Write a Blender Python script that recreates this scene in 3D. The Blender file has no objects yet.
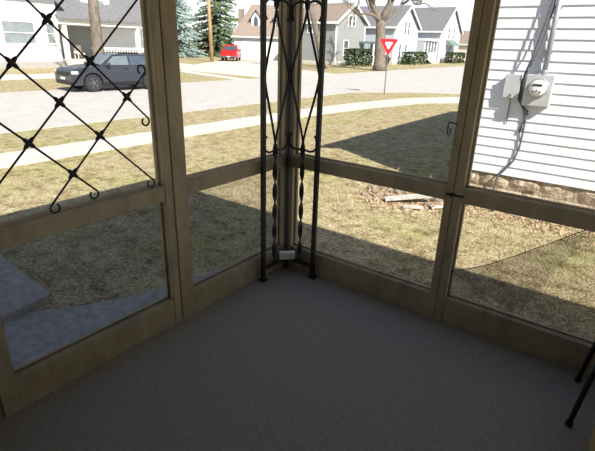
import bpy, bmesh, math, random
import numpy as np
from mathutils import Vector, Matrix

random.seed(7)
RNG = np.random.default_rng(11)
S = bpy.context.scene
COL = S.collection

# ------------------------------------------------------------------ camera
CAM = (1.8488, -2.3742, 1.5)
YAW, PITCH, ROLL, FPX = 0.6346, 0.3764, 0.0297, 456.62
_f = Vector((-math.sin(YAW) * math.cos(PITCH), math.cos(YAW) * math.cos(PITCH), -math.sin(PITCH)))
_r = Vector((math.cos(YAW), math.sin(YAW), 0))
_u = _r.cross(_f)
_r2 = _r * math.cos(ROLL) + _u * math.sin(ROLL)
_u2 = -_r * math.sin(ROLL) + _u * math.cos(ROLL)
cd = bpy.data.cameras.new('camera')
cam = bpy.data.objects.new('camera', cd)
COL.objects.link(cam)
cam.matrix_world = Matrix(((_r2.x, _u2.x, -_f.x, CAM[0]), (_r2.y, _u2.y, -_f.y, CAM[1]),
                           (_r2.z, _u2.z, -_f.z, CAM[2]), (0, 0, 0, 1)))
cd.sensor_width = 36
cd.lens = FPX / 595 * 36
cd.clip_start = 0.02
cd.clip_end = 900
S.camera = cam

# ------------------------------------------------------------------ sky, sun, exposure
wd = bpy.data.worlds.new('world')
S.world = wd
wd.use_nodes = True
nt = wd.node_tree
nt.nodes.clear()
wo = nt.nodes.new('ShaderNodeOutputWorld')
bg = nt.nodes.new('ShaderNodeBackground')
sky = nt.nodes.new('ShaderNodeTexSky')
sky.sky_type = 'NISHITA'
sky.sun_disc = False
sky.sun_elevation = math.radians(40)
sky.sun_rotation = math.radians(116.5)
sky.air_density = 1.0
sky.dust_density = 2.5
sky.ozone_density = 1.0
bg.inputs['Strength'].default_value = 0.95
wtc = nt.nodes.new('ShaderNodeTexCoord')
wsx = nt.nodes.new('ShaderNodeSeparateXYZ')
nt.links.new(wtc.outputs['Generated'], wsx.inputs[0])
wrp = nt.nodes.new('ShaderNodeValToRGB')          # sky colour by elevation: white haze low down, blue higher up
we = wrp.color_ramp.elements
we[0].position, we[0].color = 0.0, (0.82, 0.86, 0.92, 1)
we[1].position, we[1].color = 1.0, (0.09, 0.13, 0.22, 1)
for _p, _c in ((0.10, (0.76, 0.82, 0.91, 1)), (0.28, (0.38, 0.45, 0.56, 1)), (0.55, (0.15, 0.20, 0.31, 1))):
    _k = we.new(_p)
    _k.color = _c
nt.links.new(wsx.outputs['Z'], wrp.inputs[0])
wmx = nt.nodes.new('ShaderNodeMix')
wmx.data_type = 'RGBA'
wmx.blend_type = 'ADD'
wmx.inputs['Factor'].default_value = 1.0
wsc = nt.nodes.new('ShaderNodeVectorMath')
wsc.operation = 'SCALE'
wsc.inputs['Scale'].default_value = 0.02
nt.links.new(sky.outputs[0], wsc.inputs[0])
nt.links.new(wrp.outputs[0], wmx.inputs['A'])
nt.links.new(wsc.outputs[0], wmx.inputs['B'])
nt.links.new(wmx.outputs['Result'], bg.inputs[0])
nt.links.new(bg.outputs[0], wo.inputs[0])
SUNDIR = Vector((-0.894 * math.cos(math.radians(40)), 0.447 * math.cos(math.radians(40)), -math.sin(math.radians(40))))
sl = bpy.data.lights.new('sun', 'SUN')
sl.energy = 6.2
sl.angle = math.radians(0.6)
sl.color = (1.0, 0.95, 0.86)
so = bpy.data.objects.new('sun', sl)
COL.objects.link(so)
so.rotation_euler = SUNDIR.to_track_quat('-Z', 'Y').to_euler()
so.location = (20, -10, 20)
S.view_settings.view_transform = 'Standard'
S.view_settings.look = 'None'
S.view_settings.exposure = 0.42
S.view_settings.gamma = 1.0
S.view_settings.use_curve_mapping = False
G = -0.5          # the ground outside, below the porch floor


# ------------------------------------------------------------------ helpers
def lin(c):
    return tuple(((v / 255) / 12.92 if v / 255 <= 0.04045 else ((v / 255 + 0.055) / 1.055) ** 2.4) for v in c) + (1,)


def mat(name, c1, c2=None, scale=8.0, rough=0.7, bump=0.0, bscale=None, metal=0.0, c3=None, detail=6.0, spec=0.4, stretch=None):
    m = bpy.data.materials.new(name)
    m.use_nodes = True
    t = m.node_tree
    b = t.nodes['Principled BSDF']
    b.inputs['Roughness'].default_value = rough
    b.inputs['Metallic'].default_value = metal
    b.inputs['Specular IOR Level'].default_value = spec
    c2 = c2 or tuple(max(0, v * 0.88) for v in c1)
    tc = t.nodes.new('ShaderNodeTexCoord')
    mp = t.nodes.new('ShaderNodeMapping')
    if stretch:
        mp.inputs['Scale'].default_value = stretch
    t.links.new(tc.outputs['Object'], mp.inputs['Vector'])
    n = t.nodes.new('ShaderNodeTexNoise')
    n.inputs['Scale'].default_value = scale
    n.inputs['Detail'].default_value = detail
    n.inputs['Roughness'].default_value = 0.65
    t.links.new(mp.outputs[0], n.inputs['Vector'])
    r = t.nodes.new('ShaderNodeValToRGB')
    e = r.color_ramp.elements
    e[0].position = 0.35
    e[0].color = lin(c1)
    e[1].position = 0.66
    e[1].color = lin(c2)
    if c3:
        k = e.new(0.5)
        k.color = lin(c3)
    t.links.new(n.outputs['Fac'], r.inputs[0])
    t.links.new(r.outputs[0], b.inputs['Base Color'])
    if bump:
        n2 = t.nodes.new('ShaderNodeTexNoise')
        n2.inputs['Scale'].default_value = bscale or scale * 4
        n2.inputs['Detail'].default_value = 5
        t.links.new(mp.outputs[0], n2.inputs['Vector'])
        bp = t.nodes.new('ShaderNodeBump')
        bp.inputs['Strength'].default_value = bump
        bp.inputs['Distance'].default_value = 0.02
        t.links.new(n2.outputs['Fac'], bp.inputs['Height'])
        t.links.new(bp.outputs[0], b.inputs['Normal'])
    return m


def tag(o, label, cat, group=None, kind=None):
    o['label'] = label
    o['category'] = cat
    if group:
        o['group'] = group
    if kind:
        o['kind'] = kind
    return o


def empty(name, loc, label, cat, rz=0.0, group=None, kind=None):
    o = bpy.data.objects.new(name, None)
    o.empty_display_size = 0.1
    COL.objects.link(o)
    o.location = loc
    o.rotation_euler = (0, 0, rz)
    return tag(o, label, cat, group, kind)


class MB:
    def __init__(self):
        self.v = []
        self.f = []

    def add(self, vs, fs):
        n = len(self.v)
        self.v += [tuple(p) for p in vs]
        self.f += [tuple(i + n for i in q) for q in fs]
        return self

    def box(self, x0, x1, y0, y1, z0, z1, M=None):
        vs = [Vector((x, y, z)) for z in (z0, z1) for y in (y0, y1) for x in (x0, x1)]
        if M:
            vs = [M @ p for p in vs]
        return self.add(vs, [(0, 2, 3, 1), (4, 5, 7, 6), (0, 1, 5, 4), (2, 6, 7, 3), (0, 4, 6, 2), (1, 3, 7, 5)])

    def prism(self, poly, d0, d1, axis='y', M=None, taper=None):
        """poly: 2D points; extruded along axis from d0 to d1. axis y: poly=(x,z); x: poly=(y,z); z: poly=(x,y)"""
        n = len(poly)
        def P(a, b, d):
            p = {'y': (a, d, b), 'x': (d, a, b), 'z': (a, b, d)}[axis]
            return M @ Vector(p) if M else Vector(p)
        vs = []
        for d in (d0, d1):
            for (a, b) in poly:
                k = taper(a, b) if taper else 1.0
                vs.append(P(a, b, d * k))
        fs = [tuple(range(n - 1, -1, -1)), tuple(range(n, 2 * n))]
        fs += [(i, (i + 1) % n, n + (i + 1) % n, n + i) for i in range(n)]
        return self.add(vs, fs)

    def tube(self, pts, r, seg=8, closed=False, square=False, twist=0.0, caps=True):
        pts = [Vector(p) for p in pts]
        n = len(pts)
        rs = r if isinstance(r, (list, tuple)) else [r] * n
        if square:
            seg = 4
        rings = []
        prev = None
        for i, p in enumerate(pts):
            if closed:
                d = pts[(i + 1) % n] - pts[i - 1]
            else:
                d = pts[min(i + 1, n - 1)] - pts[max(i - 1, 0)]
            d = d.normalized() if d.length > 1e-9 else Vector((0, 0, 1))
            if prev is None:
                a = Vector((0, 0, 1)) if abs(d.z) < 0.9 else Vector((1, 0, 0))
                x = d.cross(a).normalized()
            else:
                x = (prev - d * prev.dot(d)).normalized()
            prev = x
            y = d.cross(x)
            ring = []
            for k in range(seg):
                a = 2 * math.pi * (k + (0.5 if square else 0)) / seg + twist * i
                rr = rs[i] * (1.414 if square else 1)
                ring.append(p + x * math.cos(a) * rr + y * math.sin(a) * rr)
            rings.append(ring)
        vs = [q for ring in rings for q in ring]
        fs = []
        for i in range(n if closed else n - 1):
            j = (i + 1) % n
            for k in range(seg):
                l = (k + 1) % seg
                fs.append((i * seg + k, i * seg + l, j * seg + l, j * seg + k))
        if caps and not closed:
            fs.append(tuple(range(seg - 1, -1, -1)))
            fs.append(tuple((n - 1) * seg + k for k in range(seg)))
        return self.add(vs, fs)

    def lathe(self, prof, c, axis='z', seg=20, M=None):
        vs = []
        for (r, h) in prof:
            for k in range(seg):
                a = 2 * math.pi * k / seg
                q = {'z': (r * math.cos(a), r * math.sin(a), h), 'y': (r * math.cos(a), h, r * math.sin(a)),
                     'x': (h, r * math.cos(a), r * math.sin(a))}[axis]
                p = Vector(q) + Vector(c)
                vs.append(M @ p if M else p)
        fs = []
        for i in range(len(prof) - 1):
            for k in range(seg):
                l = (k + 1) % seg
                fs.append((i * seg + k, i * seg + l, (i + 1) * seg + l, (i + 1) * seg + k))
        fs.append(tuple(range(seg)))
        fs.append(tuple((len(prof) - 1) * seg + k for k in range(seg)))
        return self.add(vs, fs)

    def build(self, name, m, parent=None, bevel=0.0, smooth=False, world=True, segs=2):
        """world=True: coordinates are world ones, shifted to sit under an unrotated parent"""
        me = bpy.data.meshes.new(name)
        off = Vector((0, 0, 0))
        if parent is not None and world:
            q = parent
            while q is not None:
                off += q.location
                q = q.parent
        me.from_pydata([tuple(Vector(p) - off) for p in self.v], [], self.f)
        bm = bmesh.new()
        bm.from_mesh(me)
        bmesh.ops.recalc_face_normals(bm, faces=bm.faces)
        bm.to_mesh(me)
        bm.free()
        if smooth:
            for p in me.polygons:
                p.use_smooth = True
        me.materials.append(m)
        o = bpy.data.objects.new(name, me)
        COL.objects.link(o)
        if parent is not None:
            o.parent = parent
        if bevel:
            b = o.modifiers.new('bevel', 'BEVEL')
            b.width = bevel
            b.segments = segs
            b.limit_method = 'ANGLE'
            b.angle_limit = math.radians(35)
        return o


def B(x0, x1, y0, y1, z0, z1):
    return MB().box(x0, x1, y0, y1, z0, z1)


def struct(name, mb, m, label, cat, bevel=0.0):
    o = mb.build(name, m, None, bevel)
    return tag(o, label, cat, None, 'structure')


# ------------------------------------------------------------------ materials
M_floor = mat('porch_floor_carpet', (168, 163, 153), (146, 142, 134), 60, 0.95, 0.5, 150, c3=(158, 153, 144))
M_wood = mat('tan_painted_wood', (172, 156, 124), (146, 131, 104), 9, 0.65, 0.12, 40, c3=(162, 147, 117), stretch=(1, 1, 0.4))
M_wall = mat('porch_wall_boards', (128, 118, 100), (112, 104, 90), 6, 0.8)
M_back = mat('dark_house_siding', (92, 80, 72), (78, 68, 62), 6, 0.8)
M_ceil = mat('porch_ceiling', (176, 172, 164), (164, 160, 152), 5, 0.8)
M_iron = mat('black_wrought_iron', (40, 38, 38), (54, 49, 46), 40, 0.5, 0.2, 90, metal=0.3)
M_iron2 = mat('dark_column_iron', (38, 35, 33), (52, 45, 40), 40, 0.6, 0.2, 90, metal=0.2)
M_white = mat('white_paint', (236, 236, 232), (226, 226, 222), 10, 0.6)
M_siding = mat('white_vinyl_siding', (222, 224, 229), (214, 216, 222), 6, 0.5)
M_block = mat('old_foundation_block', (196, 182, 160), (128, 108, 88), 7, 0.95, 0.8, 22, c3=(172, 156, 134))
M_conc = mat('pale_concrete', (206, 202, 192), (188, 184, 174), 5, 0.9, 0.2, 60, c3=(198, 194, 184))
M_slab = mat('weathered_slab', (164, 162, 158), (132, 131, 128), 14, 0.9, 0.6, 45, c3=(150, 148, 144))
M_road = mat('pale_asphalt', (192, 188, 182), (176, 173, 168), 3, 0.9, 0.15, 50, c3=(186, 182, 176))
M_box = mat('grey_metal_box', (196, 198, 200), (182, 184, 186), 12, 0.4, metal=0.2)
M_pipe = mat('galvanised_pipe', (170, 174, 180), (150, 154, 160), 20, 0.4, metal=0.4)
M_cable = mat('grey_cable', (92, 92, 96), (78, 78, 82), 30, 0.7)
M_dial = mat('meter_dial', (228, 230, 228), (214, 216, 214), 20, 0.25)
M_black = mat('black_plastic', (22, 22, 24), (30, 30, 32), 20, 0.5)
M_leaf = mat('dry_leaves', (172, 146, 118), (116, 94, 72), 30, 0.9, c3=(194, 170, 142))
M_bark = mat('grey_bark', (136, 125, 114), (92, 84, 76), 7, 0.95, 0.7, 25, c3=(116, 106, 97), stretch=(1, 1, 0.35))
M_pole = mat('weathered_pole_wood', (188, 158, 118), (158, 128, 92), 6, 0.9, 0.2, 20, stretch=(1, 1, 0.2))
M_gshing = mat('grey_shingles', (126, 126, 128), (104, 104, 108), 5, 0.95, 0.3, 15)
M_bshing = mat('brown_grey_shingles', (150, 136, 124), (124, 112, 104), 5, 0.95, 0.3, 15)
M_blue = mat('pale_blue_grey_siding', (200, 206, 216), (192, 198, 208), 3, 0.7, 0.15, 6, stretch=(0.2, 0.2, 6))
M_grey = mat('grey_blue_siding', (150, 153, 152), (138, 142, 142), 3, 0.7, 0.15, 6, stretch=(0.2, 0.2, 6))
M_cream = mat('cream_wall', (224, 214, 196), (212, 202, 184), 3, 0.8)
M_glass = mat('dark_window_glass', (84, 94, 104), (66, 76, 88), 2, 0.12, spec=0.6)
M_pglass = mat('pale_window_glass', (138, 148, 152), (118, 130, 136), 2, 0.18, spec=0.6)
M_cglass = mat('tinted_car_glass', (112, 122, 126), (98, 108, 114), 2, 0.2)
M_red = mat('red_car_paint', (190, 34, 40), (180, 28, 34), 2, 0.3)
M_suv = mat('dark_grey_car_paint', (62, 66, 76), (56, 60, 70), 2, 0.25, metal=0.3, spec=0.6)
M_tyre = mat('tyre_rubber', (40, 40, 42), (52, 52, 54), 20, 0.85)
M_rim = mat('grey_wheel_rim', (120, 122, 126), (96, 98, 102), 10, 0.35, metal=0.6)
M_lamp = mat('headlamp_lens', (214, 220, 226), (196, 204, 212), 6, 0.15)
M_tail = mat('red_tail_lens', (170, 30, 34), (150, 24, 30), 6, 0.2)
M_hedge = mat('hedge_leaves', (72, 88, 52), (42, 56, 34), 12, 0.9, c3=(58, 74, 44))
M_rust = mat('rust_shrub_leaves', (196, 140, 86), (160, 104, 60), 12, 0.9)
M_spr = mat('blue_spruce_needles', (146, 164, 158), (104, 124, 118), 8, 0.9, c3=(128, 148, 140))
M_spr2 = mat('green_spruce_needles', (112, 128, 88), (80, 98, 66), 8, 0.9, c3=(96, 114, 78))
M_signred = mat('sign_red', (206, 36, 48), (198, 30, 42), 4, 0.4)
M_signwhite = mat('sign_white', (240, 240, 240), (232, 232, 234), 4, 0.4)
M_steel = mat('sign_post_steel', (120, 118, 112), (100, 98, 92), 10, 0.5, metal=0.4)
M_plank = mat('weathered_white_board', (196, 192, 184), (164, 158, 148), 14, 0.85, 0.2, 40)
M_stick = mat('dry_stick', (170, 150, 124), (140, 120, 96), 20, 0.9)
M_stone = mat('rubble_stone', (158, 142, 126), (112, 98, 84), 12, 0.95, 0.5, 40)
M_gfound = mat('grey_foundation', (168, 166, 160), (150, 148, 144), 6, 0.9)
M_crate = mat('tan_crate_wood', (178, 150, 92), (156, 128, 76), 10, 0.8, 0.15, 40)
M_green = mat('dark_green_roof', (112, 136, 126), (96, 118, 110), 4, 0.8)
M_fence = mat('beige_fence_boards', (206, 190, 164), (184, 168, 144), 4, 0.85, stretch=(1, 3, 0.3))


def grass_mat(name, blades=False):
    m = bpy.data.materials.new(name)
    m.use_nodes = True
    t = m.node_tree
    b = t.nodes['Principled BSDF']
    b.inputs['Roughness'].default_value = 0.95
    b.inputs['Specular IOR Level'].default_value = 0.15
    tc = t.nodes.new('ShaderNodeTexCoord')

    def noise(sc, det, rg=0.6):
        n = t.nodes.new('ShaderNodeTexNoise')
        n.inputs['Scale'].default_value = sc
        n.inputs['Detail'].default_value = det
        n.inputs['Roughness'].default_value = rg
        t.links.new(tc.outputs['Object'], n.inputs['Vector'])
        return n

    def ramp(src, stops):
        r = t.nodes.new('ShaderNodeValToRGB')
        e = r.color_ramp.elements
        e[0].position, e[0].color = stops[0][0], lin(stops[0][1])
        e[1].position, e[1].color = stops[-1][0], lin(stops[-1][1])
        for p, c in stops[1:-1]:
            k = e.new(p)
            k.color = lin(c)
        t.links.new(src.outputs['Fac'], r.inputs[0])
        return r
    fine = ramp(noise(30 if not blades else 60, 6, 0.75), [(0.37, (110, 96, 74)), (0.48, (184, 172, 136)), (0.64, (224, 214, 178))])
    green = ramp(noise(38, 5, 0.7), [(0.36, (122, 128, 72)), (0.62, (196, 200, 128))])
    mask = t.nodes.new('ShaderNodeValToRGB')
    mask.color_ramp.elements[0].position = 0.5
    mask.color_ramp.elements[1].position = 0.68
    mask.color_ramp.elements[1].color = (0.62, 0.62, 0.62, 1)
    t.links.new(noise(0.75, 4).outputs['Fac'], mask.inputs[0])
    mx = t.nodes.new('ShaderNodeMix')
    mx.data_type = 'RGBA'
    t.links.new(mask.outputs[0], mx.inputs['Factor'])
    t.links.new(fine.outputs[0], mx.inputs['A'])
    t.links.new(green.outputs[0], mx.inputs['B'])
    pat = ramp(noise(7.0, 8, 0.75), [(0.36, (168, 154, 140)), (0.5, (232, 228, 222)), (0.62, (255, 255, 255))])
    mu = t.nodes.new('ShaderNodeMix')
    mu.data_type = 'RGBA'
    mu.blend_type = 'MULTIPLY'
    mu.inputs['Factor'].default_value = 1
    t.links.new(mx.outputs['Result'], mu.inputs['A'])
    t.links.new(pat.outputs[0], mu.inputs['B'])
    t.links.new(mu.outputs['Result'], b.inputs['Base Color'])
    if not blades:
        bp = t.nodes.new('ShaderNodeBump')
        bp.inputs['Strength'].default_value = 0.7
        bp.inputs['Distance'].default_value = 0.03
        t.links.new(noise(55, 4).outputs['Fac'], bp.inputs['Height'])
        t.links.new(bp.outputs[0], b.inputs['Normal'])
    return m


M_grass = grass_mat('dry_spring_lawn')
M_blade = grass_mat('dry_grass_blades', True)


def mesh_screen_mat(lo=0.23, hi=0.35, col=0.13, name='torn_insect_screen'):
    m = bpy.data.materials.new(name)
    m.use_nodes = True
    t = m.node_tree
    t.nodes.clear()
    o = t.nodes.new('ShaderNodeOutputMaterial')
    mixs = t.nodes.new('ShaderNodeMixShader')
    tr = t.nodes.new('ShaderNodeBsdfTransparent')
    di = t.nodes.new('ShaderNodeBsdfDiffuse')
    di.inputs['Color'].default_value = (col, col, col, 1)
    tc = t.nodes.new('ShaderNodeTexCoord')
    n = t.nodes.new('ShaderNodeTexNoise')
    n.inputs['Scale'].default_value = 9
    t.links.new(tc.outputs['Object'], n.inputs['Vector'])
    mr = t.nodes.new('ShaderNodeMapRange')
    mr.inputs['To Min'].default_value = lo
    mr.inputs['To Max'].default_value = hi
    t.links.new(n.outputs['Fac'], mr.inputs['Value'])
    t.links.new(mr.outputs[0], mixs.inputs[0])
    t.links.new(tr.outputs[0], mixs.inputs[1])
    t.links.new(di.outputs[0], mixs.inputs[2])
    t.links.new(mixs.outputs[0], o.inputs[0])
    return m


M_screen = mesh_screen_mat()
M_screen2 = mesh_screen_mat(0.26, 0.34, 0.03, 'dark_insect_screen')

# ------------------------------------------------------------------ porch shell
struct('floor', B(-0.05, 2.6, -3.5, 0.05, -0.12, 0), M_floor, 'grey carpeted porch floor inside the screened corner', 'floor')
struct('ceiling', B(-0.62, 7.5, -4.0, 0.12, 2.5, 2.72), M_ceil, 'porch roof and ceiling overhead', 'ceiling')
struct('wall_left', B(-0.06, 0.0, -3.5, -1.905, 0, 2.5), M_wall, 'solid porch wall left of the lattice panel', 'wall')
struct('wall_back', B(-0.06, 2.6, -3.6, -3.5, -0.12, 2.5), M_back, 'house wall behind the viewer', 'wall')
struct('wall_right', B(2.5, 2.6, -3.5, 0.05, -0.12, .7).box(2.5, 2.6, -3.5, 0.05, 2.2, 2.5).box(2.5, 2.6, -3.5, -3.0, .7, 2.2).box(2.5, 2.6, -.12, 0.05, .7, 2.2), M_wall, 'porch end wall at the right', 'wall')  # out of view; wide opening added to brighten the left frames
struct('trim_1', B(-0.05, 0, -1.905, 0.0, 1.98, 2.5), M_wood, 'tan header board above the left screens', 'trim')
struct('trim_2', B(0, 2.5, 0.0, 0.05, 1.98, 2.5), M_wood, 'tan header board above the right screens', 'trim')
struct('trim_3', B(-0.06, 0.0, 0.0, 0.06, -0.12, 2.5), M_wood, 'outer corner post where the two screened sides meet', 'trim')
struct('baseboard_left', B(-0.06, -0.045, -3.5, 0.0, G, 0.0), M_conc, 'porch foundation skirt under the left screens', 'foundation')
struct('baseboard_right', B(-0.06, 2.6, 0.045, 0.06, G, 0.0), M_conc, 'porch foundation skirt under the right screens', 'foundation')

ZS, ZB, ZT, ZTOP = 0.162, 0.739, 0.82, 1.98
IN, OUT = 0.0, -0.042


def panel_left(name, y0, y1, st0, st1, label, top=None):
    """screen panel in the left wall (plane x=0), y0 < y1; st = stile widths"""
    root = empty(name, (-0.02, (y0 + y1) / 2, 0), label, 'screen panel', kind='structure')
    g = 0.0035
    a, b = y0 + g, y1 - g
    B(OUT, IN, a, a + st0, 0.0, ZTOP).build('stile', M_wood, root, 0.004)
    B(OUT, IN, b - st1, b, 0.0, ZTOP).build('stile', M_wood, root, 0.004)
    B(OUT + .004, IN - .003, a + st0, b - st1, 0.0, ZS).build('bottom_rail', M_wood, root, 0.004)
    B(OUT + .004, IN - .003, a + st0, b - st1, ZB, ZT).build('middle_rail', M_wood, root, 0.004)
    B(OUT + .004, IN - .003, a + st0, b - st1, top or ZTOP - 0.1, ZTOP).build('top_rail', M_wood, root, 0.004)
    # a slim outer stop around each opening
    st = MB()
    for z0, z1 in ((ZS, ZB), (ZT, top or ZTOP - 0.1)):
        st.box(OUT - .012, OUT + .006, a + st0, a + st0 + .012, z0, z1).box(OUT - .012, OUT + .006, b - st1 - .012, b - st1, z0, z1)
        st.box(OUT - .012, OUT + .006, a + st0, b - st1, z0, z0 + .012)
    st.build('screen_stop', M_wood, root)
    sm = MB().add([(OUT + .008, a + st0, ZS), (OUT + .008, b - st1, ZS), (OUT + .008, b - st1, ZB), (OUT + .008, a + st0, ZB)], [(0, 1, 2, 3)])
    sm.build('insect_screen', M_screen2, root)['label'] = 'fine dark insect screen in the lower opening'
    return root


def panel_right(name, x0, x1, st0, st1, label):
    root = empty(name, ((x0 + x1) / 2, 0.02, 0), label, 'screen panel', kind='structure')
    g = 0.002
    a, b = x0 + g, x1 - g
    i, o = 0.0, 0.042
    B(a, a + st0, i, o, 0.0, ZTOP).build('stile', M_wood, root, 0.004)
    B(b - st1, b, i, o, 0.0, ZTOP).build('stile', M_wood, root, 0.004)
    B(a + st0, b - st1, i + .003, o - .004, 0.0, ZS).build('bottom_rail', M_wood, root, 0.004)
    B(a + st0, b - st1, i + .003, o - .004, ZB, ZT).build('middle_rail', M_wood, root, 0.004)
    B(a + st0, b - st1, i + .003, o - .004, ZTOP - .1, ZTOP).build('top_rail', M_wood, root, 0.004)
    st = MB()
    for z0, z1 in ((ZS, ZB), (ZT, ZTOP - .1)):
        st.box(a + st0, a + st0 + .012, o - .006, o + .012, z0, z1).box(b - st1 - .012, b - st1, o - .006, o + .012, z0, z1)
        st.box(a + st0, b - st1, o - .006, o + .012, z0, z0 + .012)
    st.build('screen_stop', M_wood, root)
    return root


panel_left('window_1', -1.9, -0.948, 0.068, 0.047, 'tan screen panel at far left behind the diamond lattice')
panel_left('window_2', -0.948, 0.0, 0.09, 0.030, 'tan screen panel between lattice panel and iron corner column', 1.88)
panel_right('window_3', 0.0, 1.127, 0.044, 0.041, 'screen panel just right of the iron corner column')
w4 = panel_right('window_4', 1.127, 2.5, 0.046, 0.06, 'rightmost screen panel with torn screen hanging in its lower opening')

# torn screen sagging in the lower opening of window_4
top = [(1.166, .327), (1.23, .355), (1.283, .38), (1.35, .42), (1.424, .473), (1.5, .53), (1.589, .602), (1.65, .65), (1.701, .692), (1.765, .742)]
sc = MB()
rows = 6
vs = []
for k, (x, z) in enumerate(top):
    for j in range(rows):
        t = j / (rows - 1)
        zz = ZS + .004 + (z - ZS - .004) * t
        vs.append((x, 0.030 - 0.02 * math.sin(math.pi * t) * (0.4 + 0.6 * math.sin(k * 0.5)), zz))
n = len(top)
fs = [(i * rows + j, (i + 1) * rows + j, (i + 1) * rows + j + 1, i * rows + j + 1) for i in range(n - 1) for j in range(rows - 1)]
sc.add(vs, fs)
sc.add([(1.765, .030, ZS + .004), (2.43, .030, ZS + .004), (2.43, .030, ZB), (1.765, .030, ZB)], [(0, 1, 2, 3)])
o = sc.build('torn_screen', M_screen, w4)
o['label'] = 'torn grey insect screen sagging in a curve'
# the flap folded back over itself along the tear
fl = MB()
fl.add([(1.17, .012, .330), (1.424, .010, .473), (1.589, .010, .602), (1.765, .014, .738), (1.735, .012, .62), (1.679, .012, .511), (1.621, .012, .355), (1.56, .012, .20), (1.40, .012, .25)],
       [(0, 8, 1), (1, 8, 7, 6, 2), (2, 6, 5, 3), (3, 5, 4)])
o = fl.build('screen_flap', M_screen, w4)
o['label'] = 'folded flap of the torn screen'
ed = MB().tube([(x, 0.026, z) for x, z in top], 0.0022, 6)
ed.build('screen_edge', M_cable, w4)

# hook on the post between the two right panels
hk = empty('hook_latch', (1.07, 0, 1.12), 'small wire hook hanging on the post right of the corner column', 'hook')
MB().tube([(1.062, .006, 1.15), (1.058, -.012, 1.155), (1.05, -.012, 1.15), (1.052, -.012, 1.10), (1.06, -.012, 1.085), (1.066, -.012, 1.10), (1.066, -.012, 1.125)], 0.0035, 6).build('hook', M_iron, hk)
MB().tube([(1.095, .002, 1.15), (1.075, -.010, 1.152), (1.058, -.012, 1.155)], 0.0035, 6).build('eye', M_iron, hk)
la = empty('rail_latch', (1.12, 0, 0.78), 'dark metal latch across the rail joint of the right post', 'latch')
B(1.09, 1.185, -.006, 0.0, 0.772, 0.784).build('bar', M_iron2, la, .002)
MB().lathe([(0.0, -.02), (.011, -.02), (.011, 0.0)], (1.128, -.002, .781), 'y', 12).build('pivot', M_iron, la, smooth=False)

# ------------------------------------------------------------------ iron lattice on window_1
GX = 0.012
gr = empty('iron_lattice', (GX, -1.453, 0.84), 'black wrought iron diamond lattice with curled ends at left', 'grille')
bars_D = [(-.479, -1.845, -1.345), (-.199, -1.845, -1.052), (.099, -1.56, -1.05)]     # z = -y + c
bars_U = [(2.436, -1.558, -1.062), (2.733, -1.845, -1.062), (3.026, -1.845, -1.345)]     # z = y + k


def curl(p, d, side, r=0.021, turns=0.78):
    """points of a curl that leaves p along d and bends to one side"""
    d = Vector(d).normalized()
    nrm = Vector((0, -d.z, d.y)) * side
    c = Vector(p) + nrm * r
    out = []
    N = 14
    for k in range(N + 1):
        a = turns * 2 * math.pi * k / N
        rr = r * (1 - 0.22 * k / N)
        out.append(c - nrm * rr * math.cos(a) + d * rr * math.sin(a))
    return out


def lattice_bar(p0, p1, s0, s1, x):
    p0 = Vector((x, *p0))
    p1 = Vector((x, *p1))
    d = (p1 - p0).normalized()
    a = curl(p0, -d, s0)[::-1]
    b = curl(p1, d, s1)
    o = MB().tube(a + [p0 + (p1 - p0) * t for t in (0.1, 0.5, 0.9)] + b, 0.0043, 8)
    o = o.build('bar', M_iron, gr, smooth=True)
    return o


# side +1 bends to the left of travel when seen from inside the porch
for i, (c, ya, yb) in enumerate(bars_D):
    s1 = -1
    s0 = -1
    if i == 0:
        s1 = -1
    lattice_bar((ya + .02, -(ya + .02) + c), (yb - .018, -(yb - .018) + c), s0, s1, GX - .004)
for i, (k, ya, yb) in enumerate(bars_U):
    s0 = 1 if i == 0 else 1
    lattice_bar((ya - .01 if i == 0 else ya + .02, (ya - .01 if i == 0 else ya + .02) + k), (yb - .01, yb - .01 + k), s0, 1, GX + .005)
for c, _, _ in bars_D:
    for k, _, _ in bars_U:
        y = (c - k) / 2
        z = (c + k) / 2
        w = MB()
        for s in (1, -1):
            d = Vector((0, 1, s)).normalized()
            p = Vector((GX, y, z))
            w.tube([p - d * .028, p - d * .018, p - d * .006, p + d * .006, p + d * .018, p + d * .028], [.0045, .0085, .0095, .0095, .0085, .0045], 8)
        w.build('collar', M_iron, gr, smooth=True)

# ------------------------------------------------------------------ wrought iron corner column
CX, CY = 0.034, -0.034
colm = empty('corner_column', (CX, CY, 0), 'black ornamental iron corner column with twisted rods in the porch corner', 'column')
PA = lambda s, z: Vector((CX, CY - s * 1.08, z))      # side along the left wall
PB = lambda s, z: Vector((CX + s, CY, z))      # side along the right wall
WD = 0.232


def sq_tube(p, h0, h1, w, name):
    B(p.x - w, p.x + w, p.y - w, p.y + w, h0, h1).build(name, M_iron2, colm, 0.003)


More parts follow.
